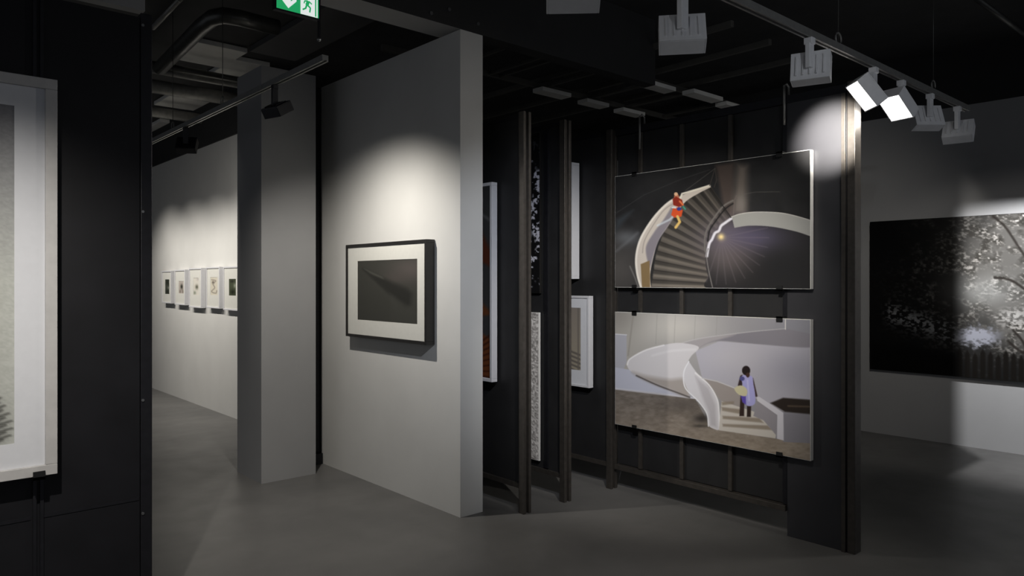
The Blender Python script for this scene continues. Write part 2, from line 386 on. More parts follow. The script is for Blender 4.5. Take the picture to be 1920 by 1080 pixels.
def paint_stairs(px, py):           # woman on a dark spiral stair
    x, y = (px-1130)*3.483, (py-250)*3.483
    I = Ink(x, y, (31, 31, 32))
    n = fbm(x/60, y/60, 5, 3)[:, None]
    I.c = I.c+(n-.5)*16
    I.blob(100, 900, 260, 330, (96, 92, 88), .75)
    I.blob(300, 330, 300, 150, (52, 52, 52), .6)
    I.blob(160, 680, 110, 60, (120, 124, 128), .6*1); I.line([(90, 770), (150, 720), (230, 650)], 14, (120, 122, 125), 20, .5)
    I.poly([(90, 560), (200, 500), (90, 640)], (56, 60, 64), 30)
    I.line([(180, 870), (215, 950), (235, 1010)], 9, (130, 128, 124), 8, .7)
    I.line([(90, 520), (270, 400), (500, 300), (700, 230)], 5, (66, 66, 66), 4, .6)
    I.poly([(740, 200), (860, 180), (850, 540), (800, 520)], (80, 68, 62), 30, .8)
    I.poly([(880, 190), (950, 200), (940, 520), (850, 520)], (128, 116, 106), 55, .75)
    I.blob(905, 450, 50, 90, (140, 135, 130), .6)
    I.blob(1150, 300, 260, 170, (50, 50, 50), .6)
    I.line([(870, 400), (1000, 375), (1160, 372)], 4, (100, 98, 92), 4, .6)
    I.line([(855, 530), (862, 430), (875, 400)], 6, (110, 100, 95), 4, .8)
    outer = smooth([(710, 345), (640, 375), (560, 425), (490, 500), (425, 600), (380, 700), (350, 800), (335, 900), (318, 1020)])
    inner = smooth([(840, 545), (780, 580), (730, 640), (695, 700), (672, 770), (672, 850), (690, 930), (720, 1020)])
    I.poly(outer+inner[::-1], (92, 86, 79), 4)
    N = 13
    for k in range(N):
        t = k/N; t1 = (k+1)/N; tm = t+.42/N
        A, B = at_path(outer, t), at_path(inner, t); A1, B1 = at_path(outer, tm), at_path(inner, tm)
        g = .55+.6*t
        I.poly([A, A1, B1, B], (66*g, 62*g, 57*g), 14)
        I.line([A, B], 6, (44, 41, 38), 9)
        A2, B2 = at_path(outer, t1), at_path(inner, t1)
        I.poly([A1, ((A1[0]+A2[0])/2, (A1[1]+A2[1])/2), ((B1[0]+B2[0])/2, (B1[1]+B2[1])/2), B1], (116*g, 109*g, 99*g), 14)
    # lit outer parapet
    L = smooth([(700, 328), (600, 365), (510, 405), (430, 450), (350, 530), (280, 630), (238, 720), (220, 820), (228, 920), (252, 1010)])
    R = smooth([(318, 1010), (312, 920), (335, 800), (365, 700), (430, 600), (480, 520), (545, 440), (630, 385), (708, 345)])
    I.poly(L+R, (206, 196, 184), 4)
    I.poly(smooth([(455, 470), (400, 560), (340, 640), (285, 740), (295, 840)])+smooth([(312, 880), (338, 780), (372, 690), (430, 600), (478, 530)]), (136, 130, 136), 12)
    I.line(smooth([(470, 450), (400, 500), (330, 600), (275, 700), (262, 780)]), 6, (150, 140, 132), 6, .7)
    I.poly([(250, 855), (308, 830), (312, 1020), (258, 1010)], (134, 112, 78), 6)
    I.line([(500, 440), (520, 390), (700, 335)], 12, (232, 226, 210), 6)
    I.line(L[20:], 14, (235, 228, 216), 6)
    I.line([(360, 600), (440, 560), (470, 530)], 12, (215, 225, 230), 10, .7)
    # figure
    I.blob(484, 412, 20, 26, (190, 120, 90), 1, 3); I.blob(480, 392, 15, 14, (235, 190, 150), 1, 3)
    I.poly([(458, 425), (480, 408), (520, 430), (528, 465), (500, 478), (462, 465)], (140, 44, 28), 6)
    I.line([(505, 440), (525, 462)], 12, (225, 120, 70), 5)
    I.poly([(462, 478), (500, 480), (525, 500), (515, 540), (470, 548), (448, 530)], (214, 82, 40), 6)
    I.blob(500, 490, 18, 14, (50, 60, 140), 1, 3); I.line([(455, 480), (478, 482)], 10, (220, 225, 225), 5)
    I.line([(528, 475), (540, 490)], 10, (60, 150, 130), 5)
    I.line([(490, 540), (505, 575), (478, 612)], 17, (222, 186, 108), 6)
    # inner handrail and dome
    I.poly(smooth([(840, 545), (900, 590), (1000, 600), (1200, 610), (1360, 665), (1360, 1010), (720, 1020), (690, 930), (675, 850), (690, 760), (740, 660)], 6, True), (34, 33, 34), 5)
    I.blob(810, 720, 190, 230, (128, 118, 118), .85); I.blob(960, 680, 300, 130, (92, 86, 112), .8); I.blob(860, 800, 200, 120, (88, 80, 78), .5)
    I.blob(1180, 880, 220, 170, (28, 28, 30), .9)
    for k in range(11):
        a = math.radians(-12+k*12)
        I.line([(775+30*math.cos(a), 675+30*math.sin(a)), (775+310*math.cos(a), 675+310*math.sin(a))], 5, (124, 114, 120), 9, .38)
    I.line(smooth([(850, 545), (800, 580), (775, 600), (760, 632), (735, 648), (715, 690), (700, 712), (690, 750), (682, 800)]), 17, (226, 224, 232), 8)
    I.line(smooth([(690, 750), (680, 800), (695, 900), (720, 1010)]), 6, (130, 126, 122), 6)
    I.blob(775, 672, 26, 26, (250, 225, 160), 1)
    I.line(smooth([(852, 432), (790, 470), (730, 545), (685, 620), (668, 690), (672, 770)]), 11, (112, 108, 104), 6)
    I.line(smooth([(852, 452), (800, 490), (745, 560), (700, 630), (688, 700)]), 8, (20, 20, 20), 8)
    I.line([(700, 335), (735, 220), (745, 300), (730, 345)], 5, (62, 58, 54), 4)
    I.line([(705, 350), (840, 545)], 5, (30, 28, 26), 4)
    I.line([(540, 370), (735, 222)], 4, (90, 88, 84), 3, .7)
    top = smooth([(845, 540), (900, 520), (1000, 507), (1150, 510), (1260, 530), (1370, 562)])
    bot = smooth([(1370, 668), (1260, 632), (1100, 602), (960, 597), (862, 612)])
    I.poly(top+bot, (158, 158, 154), 5)
    I.line(top, 5, (205, 203, 196), 4)
    return I.c
def paint_ramp(px, py):             # figure on a curving white stair
    x, y = (px-1130)*3.176, (py-540)*3.176
    g = np.clip((x-80)/1150, 0, 1)[:, None]
    I = Ink(x, y, (0, 0, 0)); I.c = (1-g)*np.array([[178, 174, 166]])+g*np.array([[140, 140, 150]])
    I.blob(420, 230, 300, 130, (206, 202, 194), .8); I.blob(80, 140, 180, 160, (140, 136, 130), .8)
    for xx in (330, 440, 560, 690): I.line([(xx, 150), (xx-8, 330)], 4, (150, 147, 142), 4, .5)
    I.line([(185, 160), (155, 400)], 8, (150, 145, 138), 8, .8)
    I.poly([(60, 270), (146, 275), (146, 440), (60, 640)], (178, 178, 186), 4); I.line([(62, 272), (146, 277)], 5, (220, 220, 224), 3)
    I.poly([(60, 470), (200, 490), (640, 640), (640, 680), (300, 630), (60, 610)], (192, 194, 208), 5)
    # right-hand curved wall
    I.poly([(560, 370), (700, 310), (1250, 340), (1250, 700), (1080, 720), (820, 600), (600, 530)], (182, 180, 190), 6)
    I.blob(1150, 480, 260, 170, (148, 147, 160), .7); I.blob(760, 400, 200, 120, (198, 195, 200), .5)
    I.poly([(1094, 175), (1250, 175), (1250, 340), (900, 322), (1094, 240)], (138, 138, 146), 4)
    I.poly(smooth([(560, 345), (600, 310), (700, 285), (880, 255), (1094, 232)])+smooth([(1250, 262), (1250, 340), (900, 322), (720, 308), (640, 322), (580, 352)]), (134, 131, 139), 8)
    I.poly(smooth([(480, 330), (600, 295), (800, 268), (640, 320), (560, 360)], 4, True), (168, 163, 165), 14)
    I.line(smooth([(470, 325), (600, 292), (880, 253), (1094, 232)]), 4, (204, 202, 204), 5, .7)
    I.line([(1094, 175), (1094, 236)], 5, (225, 222, 220), 3)
    # floor
    n = fbm(x/30, y/14, 4, 8)[:, None]
    fl = np.array([[118, 110, 102]])+(n-.5)*40+np.clip((y-650)/300, 0, 1)[:, None]*np.array([[34, 30, 24]])
    m = np.clip(.5-I.dist([(60, 600), (330, 622), (560, 655), (640, 800), (690, 835), (1030, 880), (1250, 905), (1250, 1030), (60, 820)])/5, 0, 1)
    I.put(m, fl)
    I.blob(480, 690, 170, 55, (80, 74, 70), .6); I.blob(600, 770, 70, 34, (48, 44, 42), .85); I.blob(590, 815, 60, 12, (56, 52, 48), .7)
    I.poly([(60, 592), (560, 645), (560, 655), (60, 604)], (210, 210, 218), 5, .8)
    # right floor and dark opening
    I.poly([(1080, 735), (1250, 735), (1250, 905), (1080, 900)], (138, 136, 144), 6)
    I.poly([(1005, 672), (1080, 640), (1250, 650), (1250, 735), (1090, 722)], (44, 36, 31), 10)
    I.line([(1110, 688), (1250, 690)], 10, (84, 72, 60), 8)
    # sweeping ramp
    rp = smooth([(148, 455), (168, 420), (260, 368), (370, 335), (470, 322), (580, 345), (535, 400), (505, 455), (488, 520), (520, 642), (400, 600), (260, 545), (172, 495)], 6, True)
    I.poly(rp, (214, 211, 213), 5)
    I.line(smooth([(300, 400), (420, 370), (560, 360)]), 10, (228, 226, 228), 14, .8)
    I.poly(smooth([(180, 500), (260, 520), (400, 540), (495, 540), (522, 642), (400, 602), (260, 548)], 5, True), (166, 158, 152), 30, .9)
    I.line(smooth([(205, 520), (330, 575), (450, 618), (525, 645)]), 8, (86, 80, 78), 8)
    I.line(smooth([(150, 455), (168, 420), (260, 368), (370, 337)]), 9, (240, 238, 238), 6)
    # balustrade wall that twists down to the floor
    bw = smooth([(520, 430), (570, 500), (640, 570), (690, 650), (700, 720), (722, 830)], 6)+smooth([(690, 838), (640, 812), (628, 740), (580, 668), (520, 610), (490, 540), (490, 480)], 6)
    I.poly(bw, (216, 214, 218), 5)
    I.line(smooth([(520, 432), (490, 500), (500, 590), (575, 665), (628, 740), (638, 815)]), 7, (240, 240, 244), 5)
    I.poly([(560, 520), (640, 590), (680, 690), (686, 820), (650, 810), (640, 730), (600, 640)], (184, 180, 184), 20, .8)
    I.poly([(600, 530), (690, 545), (820, 600), (830, 700), (720, 665), (690, 640)], (160, 152, 148), 6)
    I.line(smooth([(560, 500), (640, 570), (688, 650), (700, 720), (704, 830)]), 9, (240, 238, 240), 5)
    I.line([(600, 530), (690, 548), (825, 598)], 6, (206, 204, 206), 5)
    # steps
    I.poly([(716, 665), (960, 740), (1040, 850), (1035, 880), (700, 838)], (206, 200, 192), 4)
    for a, b, c, d in (((716, 670), (790, 665), (790, 680), (720, 690)), ((716, 700), (830, 712), (830, 740), (720, 722)),
                       ((722, 752), (940, 762), (965, 790), (724, 770)), ((722, 800), (990, 805), (1020, 832), (724, 815))):
        I.poly([a, b, c, d], (142, 130, 116), 10, .85)
    # right rail
    I.poly([(930, 650), (1045, 735), (1040, 862), (965, 775), (905, 750)], (152, 148, 154), 5)
    I.poly([(925, 636), (940, 636), (1082, 728), (1084, 892), (1044, 882), (1046, 742), (928, 660)], (214, 212, 220), 4)
    # figure
    I.poly([(828, 640), (852, 640), (850, 752), (822, 752)], (54, 40, 36), 6); I.poly([(868, 670), (892, 670), (890, 756), (866, 756)], (50, 38, 34), 6)
    I.line([(838, 520), (825, 570), (842, 640)], 24, (56, 42, 46), 6); I.line([(898, 530), (912, 590), (922, 630)], 14, (66, 50, 50), 6)
    I.poly(smooth([(835, 515), (895, 515), (905, 560), (915, 620), (912, 680), (862, 686), (850, 600)], 4, True), (172, 170, 222), 5)
    I.poly([(830, 630), (860, 625), (862, 685), (840, 670)], (96, 80, 176), 6); I.blob(838, 530, 18, 16, (84, 84, 140), 1, 3)
    I.line([(870, 540), (880, 660)], 8, (210, 208, 240), 8, .7)
    I.poly(smooth([(792, 590), (830, 570), (866, 592), (862, 632), (820, 626)], 4, True), (206, 200, 166), 5)
    I.blob(862, 482, 27, 31, (34, 24, 24), 1, 5); I.blob(872, 508, 13, 17, (70, 48, 42), 1, 4)
    return I.c
def paint_trees(px, py):
    I = Ink(px, py, (22, 22, 22))
    t = np.clip((px-1760)/90, 0, 1)
    f = fbm(px/26, py/18, 5, 21); g = fbm(px/5.5, py/3.2, 4, 31); h = fbm(px/60, py/50, 3, 41)
    leaf = np.clip((g-.48)*3.5, 0, 1)*np.clip((f-.38)*4, 0, 1)
    cl = np.array([[66, 66, 65]])
    # mid-left mass
    zone = np.exp(-((px-1730)/70)**2-((py-520)/130)**2)
    I.put(leaf*zone*.9, cl)
    zone = np.exp(-((px-1860)/85)**2-((py-500)/140)**2)+np.clip((px-1850)/60, 0, 1)*np.clip((680-py)/60, 0, 1)
    base = np.clip(zone, 0, 1)
    I.put(base*.85, (112, 110, 106)); I.put(base*np.clip((f-.45)*4, 0, 1)*.7, (40, 38, 34)); I.put(base*leaf, (196, 192, 186))  # right part inked paler, for the spotlight falling on it
    # sky glow band
    I.put(np.exp(-((px-1845)/60)**2-((py-545)/30)**2)*.55, (170, 172, 170))
    # leaf highlights band lower left
    band = np.exp(-((py-(585+ (px-1660)*.33))/20)**2)*np.clip((px-1650)/20, 0, 1)*np.clip((1800-px)/20, 0, 1)
    I.put(band*np.clip((g-.47)*7, 0, 1), (120, 122, 124))
    # pale gap between trunks
    gap = np.exp(-((px-1835)/42)**2-((py-(632+(g-.5)*30))/18)**2)
    I.put(np.clip(gap*1.9-.4, 0, 1), (150, 152, 162))
    I.put(np.clip(np.exp(-((px-1900)/40)**2-((py-595)/22)**2)*1.5-.4, 0, 1)*np.clip((g-.4)*6, 0, 1), (176, 174, 170))
    # pickets
    for k in range(20):
        x0 = 1794+k*14.5; top = 652+(k % 3)*4+max(0, k)*0.8
        I.poly([(x0, 720+k*1.2), (x0, top+9), (x0+5, top), (x0+10, top+9), (x0+10, 722+k*1.2)], (26, 24, 22), 3)
    for a in (((1862, 405), (1885, 425), (1915, 470), (1950, 520)), ((1890, 640), (1915, 660), (1950, 672)), ((1865, 520), (1895, 525), (1925, 545)), ((1900, 620), (1920, 645), (1940, 700)), ((1940, 400), (1960, 560), (1950, 690)), ((1980, 420), (2010, 520), (2060, 590))):
        I.line(smooth(list(a)), 4.5, (40, 36, 33), 3, .85)
    I.blob(1660, 440, 60, 60, (16, 16, 17), .9); I.poly([(1630, 640), (1795, 665), (1795, 712), (1630, 700)], (15, 15, 15), 18, .9)
    return I.c
def paint_wing(px, py):             # dusky wedge across a dark ground
    x, y = (px-620)*4, (py-430)*4
    I = Ink(x, y, (72, 72, 66))
    I.blob(600, 300, 200, 110, (104, 96, 92), .9); I.blob(480, 360, 110, 50, (96, 88, 84), .6)
    I.poly([(235, 290), (440, 390), (560, 440), (600, 480), (590, 560), (550, 590), (430, 480), (340, 390)], (46, 46, 42), 40, .9)
    I.poly([(240, 290), (380, 355), (390, 372), (300, 340)], (100, 100, 92), 14)
    I.poly([(235, 300), (440, 400), (440, 490), (340, 400)], (48, 48, 44), 20, .7)
    I.poly([(438, 480), (640, 620), (640, 700), (438, 690)], (78, 78, 72), 30, .6)
    return I.c*.76
def paint_left(px, py):
    I = Ink(px, py, (0, 0, 0))
    t = np.clip((py-200)/330, 0, 1)[:, None]
    I.c = (1-t)*np.array([[120, 120, 124]])+t*np.array([[178, 180, 174]])
    I.c = I.c+(fbm(px/3, py/3, 3, 5)[:, None]-.5)*26-np.clip((30-px)/80, 0, 1)[:, None]*24
    for k in range(34):
        y0 = 690+k*4.6; L = 10+26*math.exp(-((y0-815)/60)**2)*(.6+.4*math.sin(k*2.1))
        I.line(smooth([(-60, y0+26), (-10, y0+10), (L-8, y0-14)]), 3.2, (64, 64, 60), 3, .75)
    I.blob(-20, 800, 34, 60, (44, 44, 42), .9)
    return I.c
def paint_speck(px, py):
    I = Ink(px, py, (12, 12, 13)); g = fbm(px/4.2, py/5.5, 3, 77); f = fbm(px/9, py/24, 2, 55)
    I.put(np.clip((g-.55)*12, 0, 1)*np.clip((f-.25)*5, 0, 1), (196, 196, 206)); return I.c
def paint_grain(px, py):
    g = fbm(px/2.2, py/2.6, 3, 91)[:, None]
    return np.array([[186, 182, 178]])+(g-.5)*190
def paint_rust(px, py):
    I = Ink(px, py, (56, 56, 56))
    I.poly([(880, 420), (914, 432), (924, 470), (924, 500), (880, 450)], (84, 42, 26), 5)
    I.poly([(860, 590), (908, 555), (926, 590), (880, 600)], (98, 56, 30), 5)
    I.poly([(860, 640), (905, 615), (926, 640), (926, 712), (860, 712)], (104, 58, 30), 5)
    for k in range(8): I.line([(870, 700), (930, 620+k*13)], 2.4, (58, 26, 14), 2)
    I.line([(880, 350), (930, 420)], 4, (84, 84, 84), 3)
    return I.c
def paint_window(px, py):
    t = np.clip((py-580)/110, 0, 1)[:, None]
    I = Ink(px, py, (0, 0, 0)); I.c = (1-t)*np.array([[132, 124, 116]])+t*np.array([[158, 150, 132]])
    for k in range(6): I.line([(1060, 652+k*7), (1074, 660+k*8), (1092, 668+k*8)], 3, (92, 86, 82), 3)
    I.line([(1084, 578), (1084, 694)], 2, (110, 104, 98), 2)
    return I.c

# ------------------------------------------------------------------ framed pictures
class Face:
    """a wall face: 'x' face looks towards -X (u runs to -Y), 'y' face looks towards -Y (u runs to +X)"""
    def __init__(s, kind, at): s.kind, s.at = kind, at
    def box(s, u0, u1, n0, n1, z0, z1):
        if s.kind == 'x': return (s.at-n1, s.at-n0, -u1, -u0, z0, z1)
        return (u0, u1, s.at-n1, s.at-n0, z0, z1)
    def pt(s, u, n, z): return (s.at-n, -u, z) if s.kind == 'x' else (u, s.at-n, z)
    def vec(s, u, z): return (0, -u, z) if s.kind == 'x' else (u, 0, z)
def hanging_frame(kind, label, face, u0, u1, z0, z1, depth, fw, m_frame, m_mat, pr, quad, fn, res, group=None, back=.004, lip=.010, cat='framed picture', name_frame='frame'):
    t = thing(kind, label, cat, face.pt((u0+u1)/2, 0, z0), group)
    B = face.box
    boxes('frame', [B(u0, u1, back, depth, z1-fw, z1), B(u0, u1, back, depth, z0, z0+fw), B(u0, u0+fw, back, depth, z0+fw, z1-fw), B(u1-fw, u1, back, depth, z0+fw, z1-fw)], m_frame, t, .002)
    boxes('backing_board', [B(u0+fw, u1-fw, back, depth-lip-.004, z0+fw, z1-fw)], m_frame, t)
    a, b, c, d = pr           # print opening: u left, u right, z bottom, z top
    e = depth-lip
    boxes('mat_board', [B(u0+fw, u1-fw, e-.004, e, d, z1-fw), B(u0+fw, u1-fw, e-.004, e, z0+fw, c), B(u0+fw, a, e-.004, e, c, d), B(b, u1-fw, e-.004, e, c, d)], m_mat, t)
    print_mesh(face.pt(a, e-.003, d), face.vec(b-a, 0), face.vec(0, c-d), quad, fn, res[0], res[1], M_print, t)
    return t
# middle picture on the grey wall
fc = Face('x', GX); fX = GX-.075
dA, yA = onX(648, fX); dB, yB = onX(799, fX)
zt, zb = hz(459.5, dA), hz(630, dA)
p0 = onX(668, fX)[1]; dd, p1 = onX(780, fX)
hanging_frame('picture_frame', 'black-framed dark picture with wide cream mat on the lit grey wall', fc, -yA, -yB, zb, zt, .075, .022, M_frameb, M_matw,
              (-p0, -p1, hz(608, dd), hz(485, dd)), ((668, 488), (780, 485), (780, 607), (668, 601)), paint_wing, (112, 120))
# five small frames on the far wall
fc = Face('x', WX); fX = WX-.06
fr = [(303, 320.5, 508, 568, 308, 316, 524, 551), (327, 346.5, 506, 571, 333.5, 342.5, 527, 550), (354, 377, 503, 576, 361, 371, 521, 553),
      (386, 411, 501, 577, 393, 406, 520, 553), (418, 452, 500, 581, 427.5, 440.5, 523, 554)]
descr = ['leftmost of the row, dark upright print', 'second from left, small figure print', 'middle of the row, faint grey figure',
         'fourth from left, thin curling sketch', 'rightmost, partly behind the pier, dark print']
def small_paint(k):
    def fn(px, py):
        I = Ink(px, py, [(70, 74, 66), (176, 168, 160), (206, 202, 192), (200, 194, 178), (66, 72, 54)][k])
        cx = (fr[k][4]+fr[k][5])/2; cy = (fr[k][6]+fr[k][7])/2
        dk = (34, 36, 28)
        if k == 0: I.blob(cx, cy-8, 3, 7, dk, 1); I.blob(cx, cy+9, 3, 6, dk, 1); I.blob(cx+2, cy+2, 1.6, 3, (150, 150, 144), .8)
        if k == 1: I.blob(cx+.6, cy-1, 2.6, 5.5, dk, 1); I.blob(cx-2, cy+8, 2, 4, (110, 100, 92), .8); I.blob(cx+3, cy+8, 1.6, 5, (100, 92, 84), .8)
        if k == 2: I.blob(cx+1, cy+1, 3.2, 5, (84, 84, 70), 1); I.blob(cx-3, cy+12, 3, 4, (120, 128, 112), .9); I.blob(cx+3, cy-13, 3, 3, (170, 164, 160), .7)
        if k == 3: I.blob(cx-2, cy-7, 2.6, 3, (84, 76, 70), 1); I.line(smooth([(cx-5, cy-12), (cx+3, cy-10), (cx-2, cy-4), (cx+1, cy+3), (cx-5, cy+10), (cx+3, cy+13), (cx+5, cy+8)]), 1.5, (130, 122, 112), 1.6)
        if k == 4: I.blob(cx, cy+9, 5, 6, (26, 30, 16), 1); I.blob(cx-1, cy-11, 4, 3, (34, 36, 26), 1); I.blob(cx+4, cy-3, 2.4, 5, (150, 156, 140), .9)
        return I.c
    return fn
for k, (a, b, t0, b0, c, d, e, f) in enumerate(fr):
    da, ya = onX(a, fX); db, yb = onX(b, fX); dc, yc = onX(c, fX); de, ye = onX(d, fX)
    hanging_frame('small_picture_frame', 'small white frame on the far wall, '+descr[k], fc, -ya, -yb, hz(b0, da), hz(t0, da), .06, .018, M_white, M_matw,
                  (-yc, -ye, hz(f, dc), hz(e, dc)), ((c, e), (d, e), (d, f), (c, f)), small_paint(k), (20, 34), group='small white frames in a row on the far wall')

# ------------------------------------------------------------------ black panel at left with the large framed picture
PY = 3.4
pe = onY(285, PY)[1]; RH = 2.68
t = thing('display_partition', 'tall black display partition at the left carrying the large pale framed picture', 'display panel', (pe-1.0, PY+.05, 0))
boxes('board', [(-1.9, onY(262, PY)[1], PY, PY+.06, 0.003, RH)], M_panel, t)
boxes('end_post', [(onY(262, PY)[1]+.003, pe, PY-.004, PY+.08, 0.0, RH+.02)], M_postb, t, .003)
for px, w_ in ((71, .03),):
    X = onY(px, PY)[1]
    boxes('upright_rail', [(X-.018, X-.006, PY-.012, PY-.0005, 0.01, RH), (X+.006, X+.018, PY-.012, PY-.0005, 0.01, RH)], M_postb, t)
zj = hz(943, onY(200, PY)[0])
boxes('joint_strip', [(-1.9, onY(62, PY)[1]-.01, PY-.004, PY-.0004, zj-.012, zj), (onY(80, PY)[1], onY(260, PY)[1], PY-.004, PY-.0004, zj-.012, zj)], M_postb, t)
for py in (48, 397, 750, 962):
    d, X = onY(267, PY); tube('bolt', [(X, PY-.009, hz(py, d)), (X, PY-.003, hz(py, d))], .006, M_bolt, t, 10)
# grey beam behind its top
d1, X1 = onY(272, PY+.3)
struct(boxes('trim_6', [(-4, X1, PY+.3, PY+.36, hz(21, d1), ZC)], M_beam))
fc = Face('y', PY); fy = PY-.10
d0, xr = onY(108, fy); ztop, zbot = hz(150, d0), hz(888, d0)
dp, xp = onY(28, fy); xl = xr-1.36
fr_t = hanging_frame('large_picture_frame', 'large silver-white framed picture with wide pale mat, cut off by the left edge', fc, xl, xr, zbot, ztop, .10, .040, M_silver, M_matc,
              (xl+.17, xp, hz(833, dp), hz(197, dp)), ((-490, 76), (28, 197), (28, 833), (-490, 1060)), paint_left, (220, 260), back=.02, lip=.014)
X = onY(73, fy)[1]
boxes('bottom_clip', [(X-.02, X+.02, fy-.008, PY-.014, zbot-.012, zbot-.001), (X-.02, X+.02, fy-.008, fy-.001, zbot-.012, zbot+.02)], M_clip, fr_t)

# ------------------------------------------------------------------ picture racks (dark boards with steel uprights)
ends = {}
def rack(label, X, y_near, y_far, px_post, post_w, z0=.19, zt=RH):
    t = thing('display_rack', label, 'display rack', (X+.03, (y_near+y_far)/2, 0))
    boxes('board', [(X, X+.03, y_near, y_far, z0, zt-.03)], M_black, t)
    boxes('top_rail', [(X-.004, X+.05, y_near, y_far, zt-.03, zt)], M_postb, t)
    boxes('bottom_rail', [(X-.02, X+.05, y_near, y_far, z0-.03, z0)], M_post, t)
    yp = y_near-.05
    boxes('post', [(X-.035, X-.012, yp, yp+.05, 0, zt), (X-.012, X+.012, yp+.02, yp+.05, 0, zt), (X+.012, X+.035, yp, yp+.05, 0, zt)], M_post, t, .002)
    boxes('post', [(X, X+.04, y_far, y_far+.05, 0, zt)], M_post, t, .002)
    return t
PYR = 3.62
racks = []
for px, lab in ((989, 'dark display rack nearest the grey wall, holding the narrow rust-coloured picture'),
                (1065, 'middle dark display rack, holding the speckled and the grainy narrow prints'),
                ):
    X = onY(px, PYR-.05)[1]; racks.append(X)
    rack(lab, X, PYR, 5.6, px, .07)
X3 = 4.20; racks.append(X3)
r3 = rack('far dark display rack behind the third steel post, holding two white frames', X3, PYR, 5.6, 1140, .07)
def slab_print(kind, label, X, ya, yb, za, zb, depth, m_edge, quad, fn, res, cat='print', m=None, gap=.012):
    """unframed print on a rigid board fixed to a rack face; ya > yb"""
    t = thing(kind, label, cat, (X, (ya+yb)/2, za))
    boxes('backing_board', [(X-depth, X-gap, yb, ya, za, zb)], m_edge, t, .001)
    print_mesh((X-depth-.001, ya-.003, zb-.003), (0, -(ya-yb-.006), 0), (0, 0, -(zb-za-.006)), quad, fn, res[0], res[1], m or M_print, t)
    return t
# rust picture on the nearest rack
X = racks[0]; dE, yE = onX(922, X-.07)
fc = Face('x', X)
ztp, zbt = hz(341, dE), hz(717, dE)
hanging_frame('picture_frame', 'tall white-framed picture with rust-brown shapes, half hidden behind the grey wall end', fc, -(yE+.62), -yE, zbt, ztp, .07, .022, M_white, M_matc,
              (-(yE+.58), -(yE+.024), zbt+.024, ztp-.024), ((870, 345), (924, 345), (924, 712), (870, 700)), paint_rust, (90, 200), back=.02)
# two narrow prints on the middle rack
X = racks[1]
d, yb = onX(1014, X-.02)
slab_print('speckled_print', 'narrow black print with white speckles between the first two steel posts', X, yb+.55, yb, hz(550, d), hz(248, d), .03, M_frameb, ((930, 226), (1014, 248), (1014, 550), (930, 553)), paint_speck, (120, 240), cat='print')
d, yb = onX(1012, X-.02)
slab_print('grainy_print', 'pale grainy print below the speckled black print', X, yb+.55, yb, hz(864, d), hz(586, d), .03, M_edge, ((930, 590), (1012, 586), (1012, 864), (930, 900)), paint_grain, (120, 220), cat='print')
# side strip of the middle rack
boxes('middle_rail', [(X-.012, X-.0005, onX(1029, X)[1], onX(1022, X)[1], .2, RH-.04)], M_postb, [o for o in bpy.data.objects if o.name.startswith('display_rack')][-2])
# white frames on the far rack
X = racks[2]; fc = Face('x', X)
d, yb = onX(1073, X-.10); 
hanging_frame('picture_frame', 'deep white-sided frame high on the far rack beside the third post', fc, -(yb+.6), -yb, hz(523, d), hz(304, d), .10, .02, M_white, M_matc,
              (-(yb+.5), -(yb+.1), hz(500, d), hz(330, d)), ((1000, 320), (1060, 320), (1060, 510), (1000, 510)), paint_grain, (30, 30), back=.02)
d, yb = onX(1104, X-.07)
pa = onX(1087, X-.07)[1]
hanging_frame('picture_frame', 'white frame with grey-brown print below the deep white frame, left of the third post', fc, -(yb+.55), -yb, hz(728, d), hz(555, d), .07, .018, M_white, M_matc,
              (-(yb+.44), -pa, hz(697, d), hz(578, d)), ((1040, 578), (1088, 578), (1088, 694), (1040, 690)), paint_window, (50, 100), back=.02)

# ------------------------------------------------------------------ stair print rack
yn = onX(1606, stairX)[1]; yf = PYR-.06
t = thing('display_rack', 'wide dark display rack carrying the two large stair prints', 'display rack', (stairX+.03, (yn+yf)/2, 0))
boxes('board', [(stairX+.01, stairX+.05, yn+.05, yf, .19, RH-.05)], M_black, t)
ysol = onX(1478, stairX)[1]
boxes('end_board', [(stairX-.012, stairX+.009, yn+.05, ysol, .0, RH-.05)], M_charc, t)
boxes('top_rail', [(stairX-.016, stairX+.06, yn+.05, yf, RH-.05, RH)], M_postb, t, .002)
boxes('bottom_rail', [(stairX-.03, stairX+.06, ysol+.004, yf, .15, .185)], M_post, t, .002)
boxes('edge_strip', [(stairX-.028, stairX-.013, yn+.052, yn+.075, 0.0, RH-.055)], M_post, t, .001)
boxes('post', [(stairX-.02, stairX+.06, yn, yn+.045, 0, RH+.01)], M_post, t, .003)
for px in (1200, 1278, 1369, 1472):
    y = onX(px, stairX-.01)[1]
    boxes('upright_rail', [(stairX-.014, stairX+.006, y-.014, y+.014, .19, RH-.052)], M_postb if px == 1472 else M_post, t, .001)
for px in (1200, 1471):
    y = onX(px, stairX-.02)[1]
    hk = tube('hanging_rod', [(stairX-.024, y, 2.50), (stairX-.024, y, RH+.06), (stairX-.0, y, RH+.075), (stairX+.03, y, RH+.06), (stairX+.03, y, RH+.002)], .007, M_pipe, t, 8)
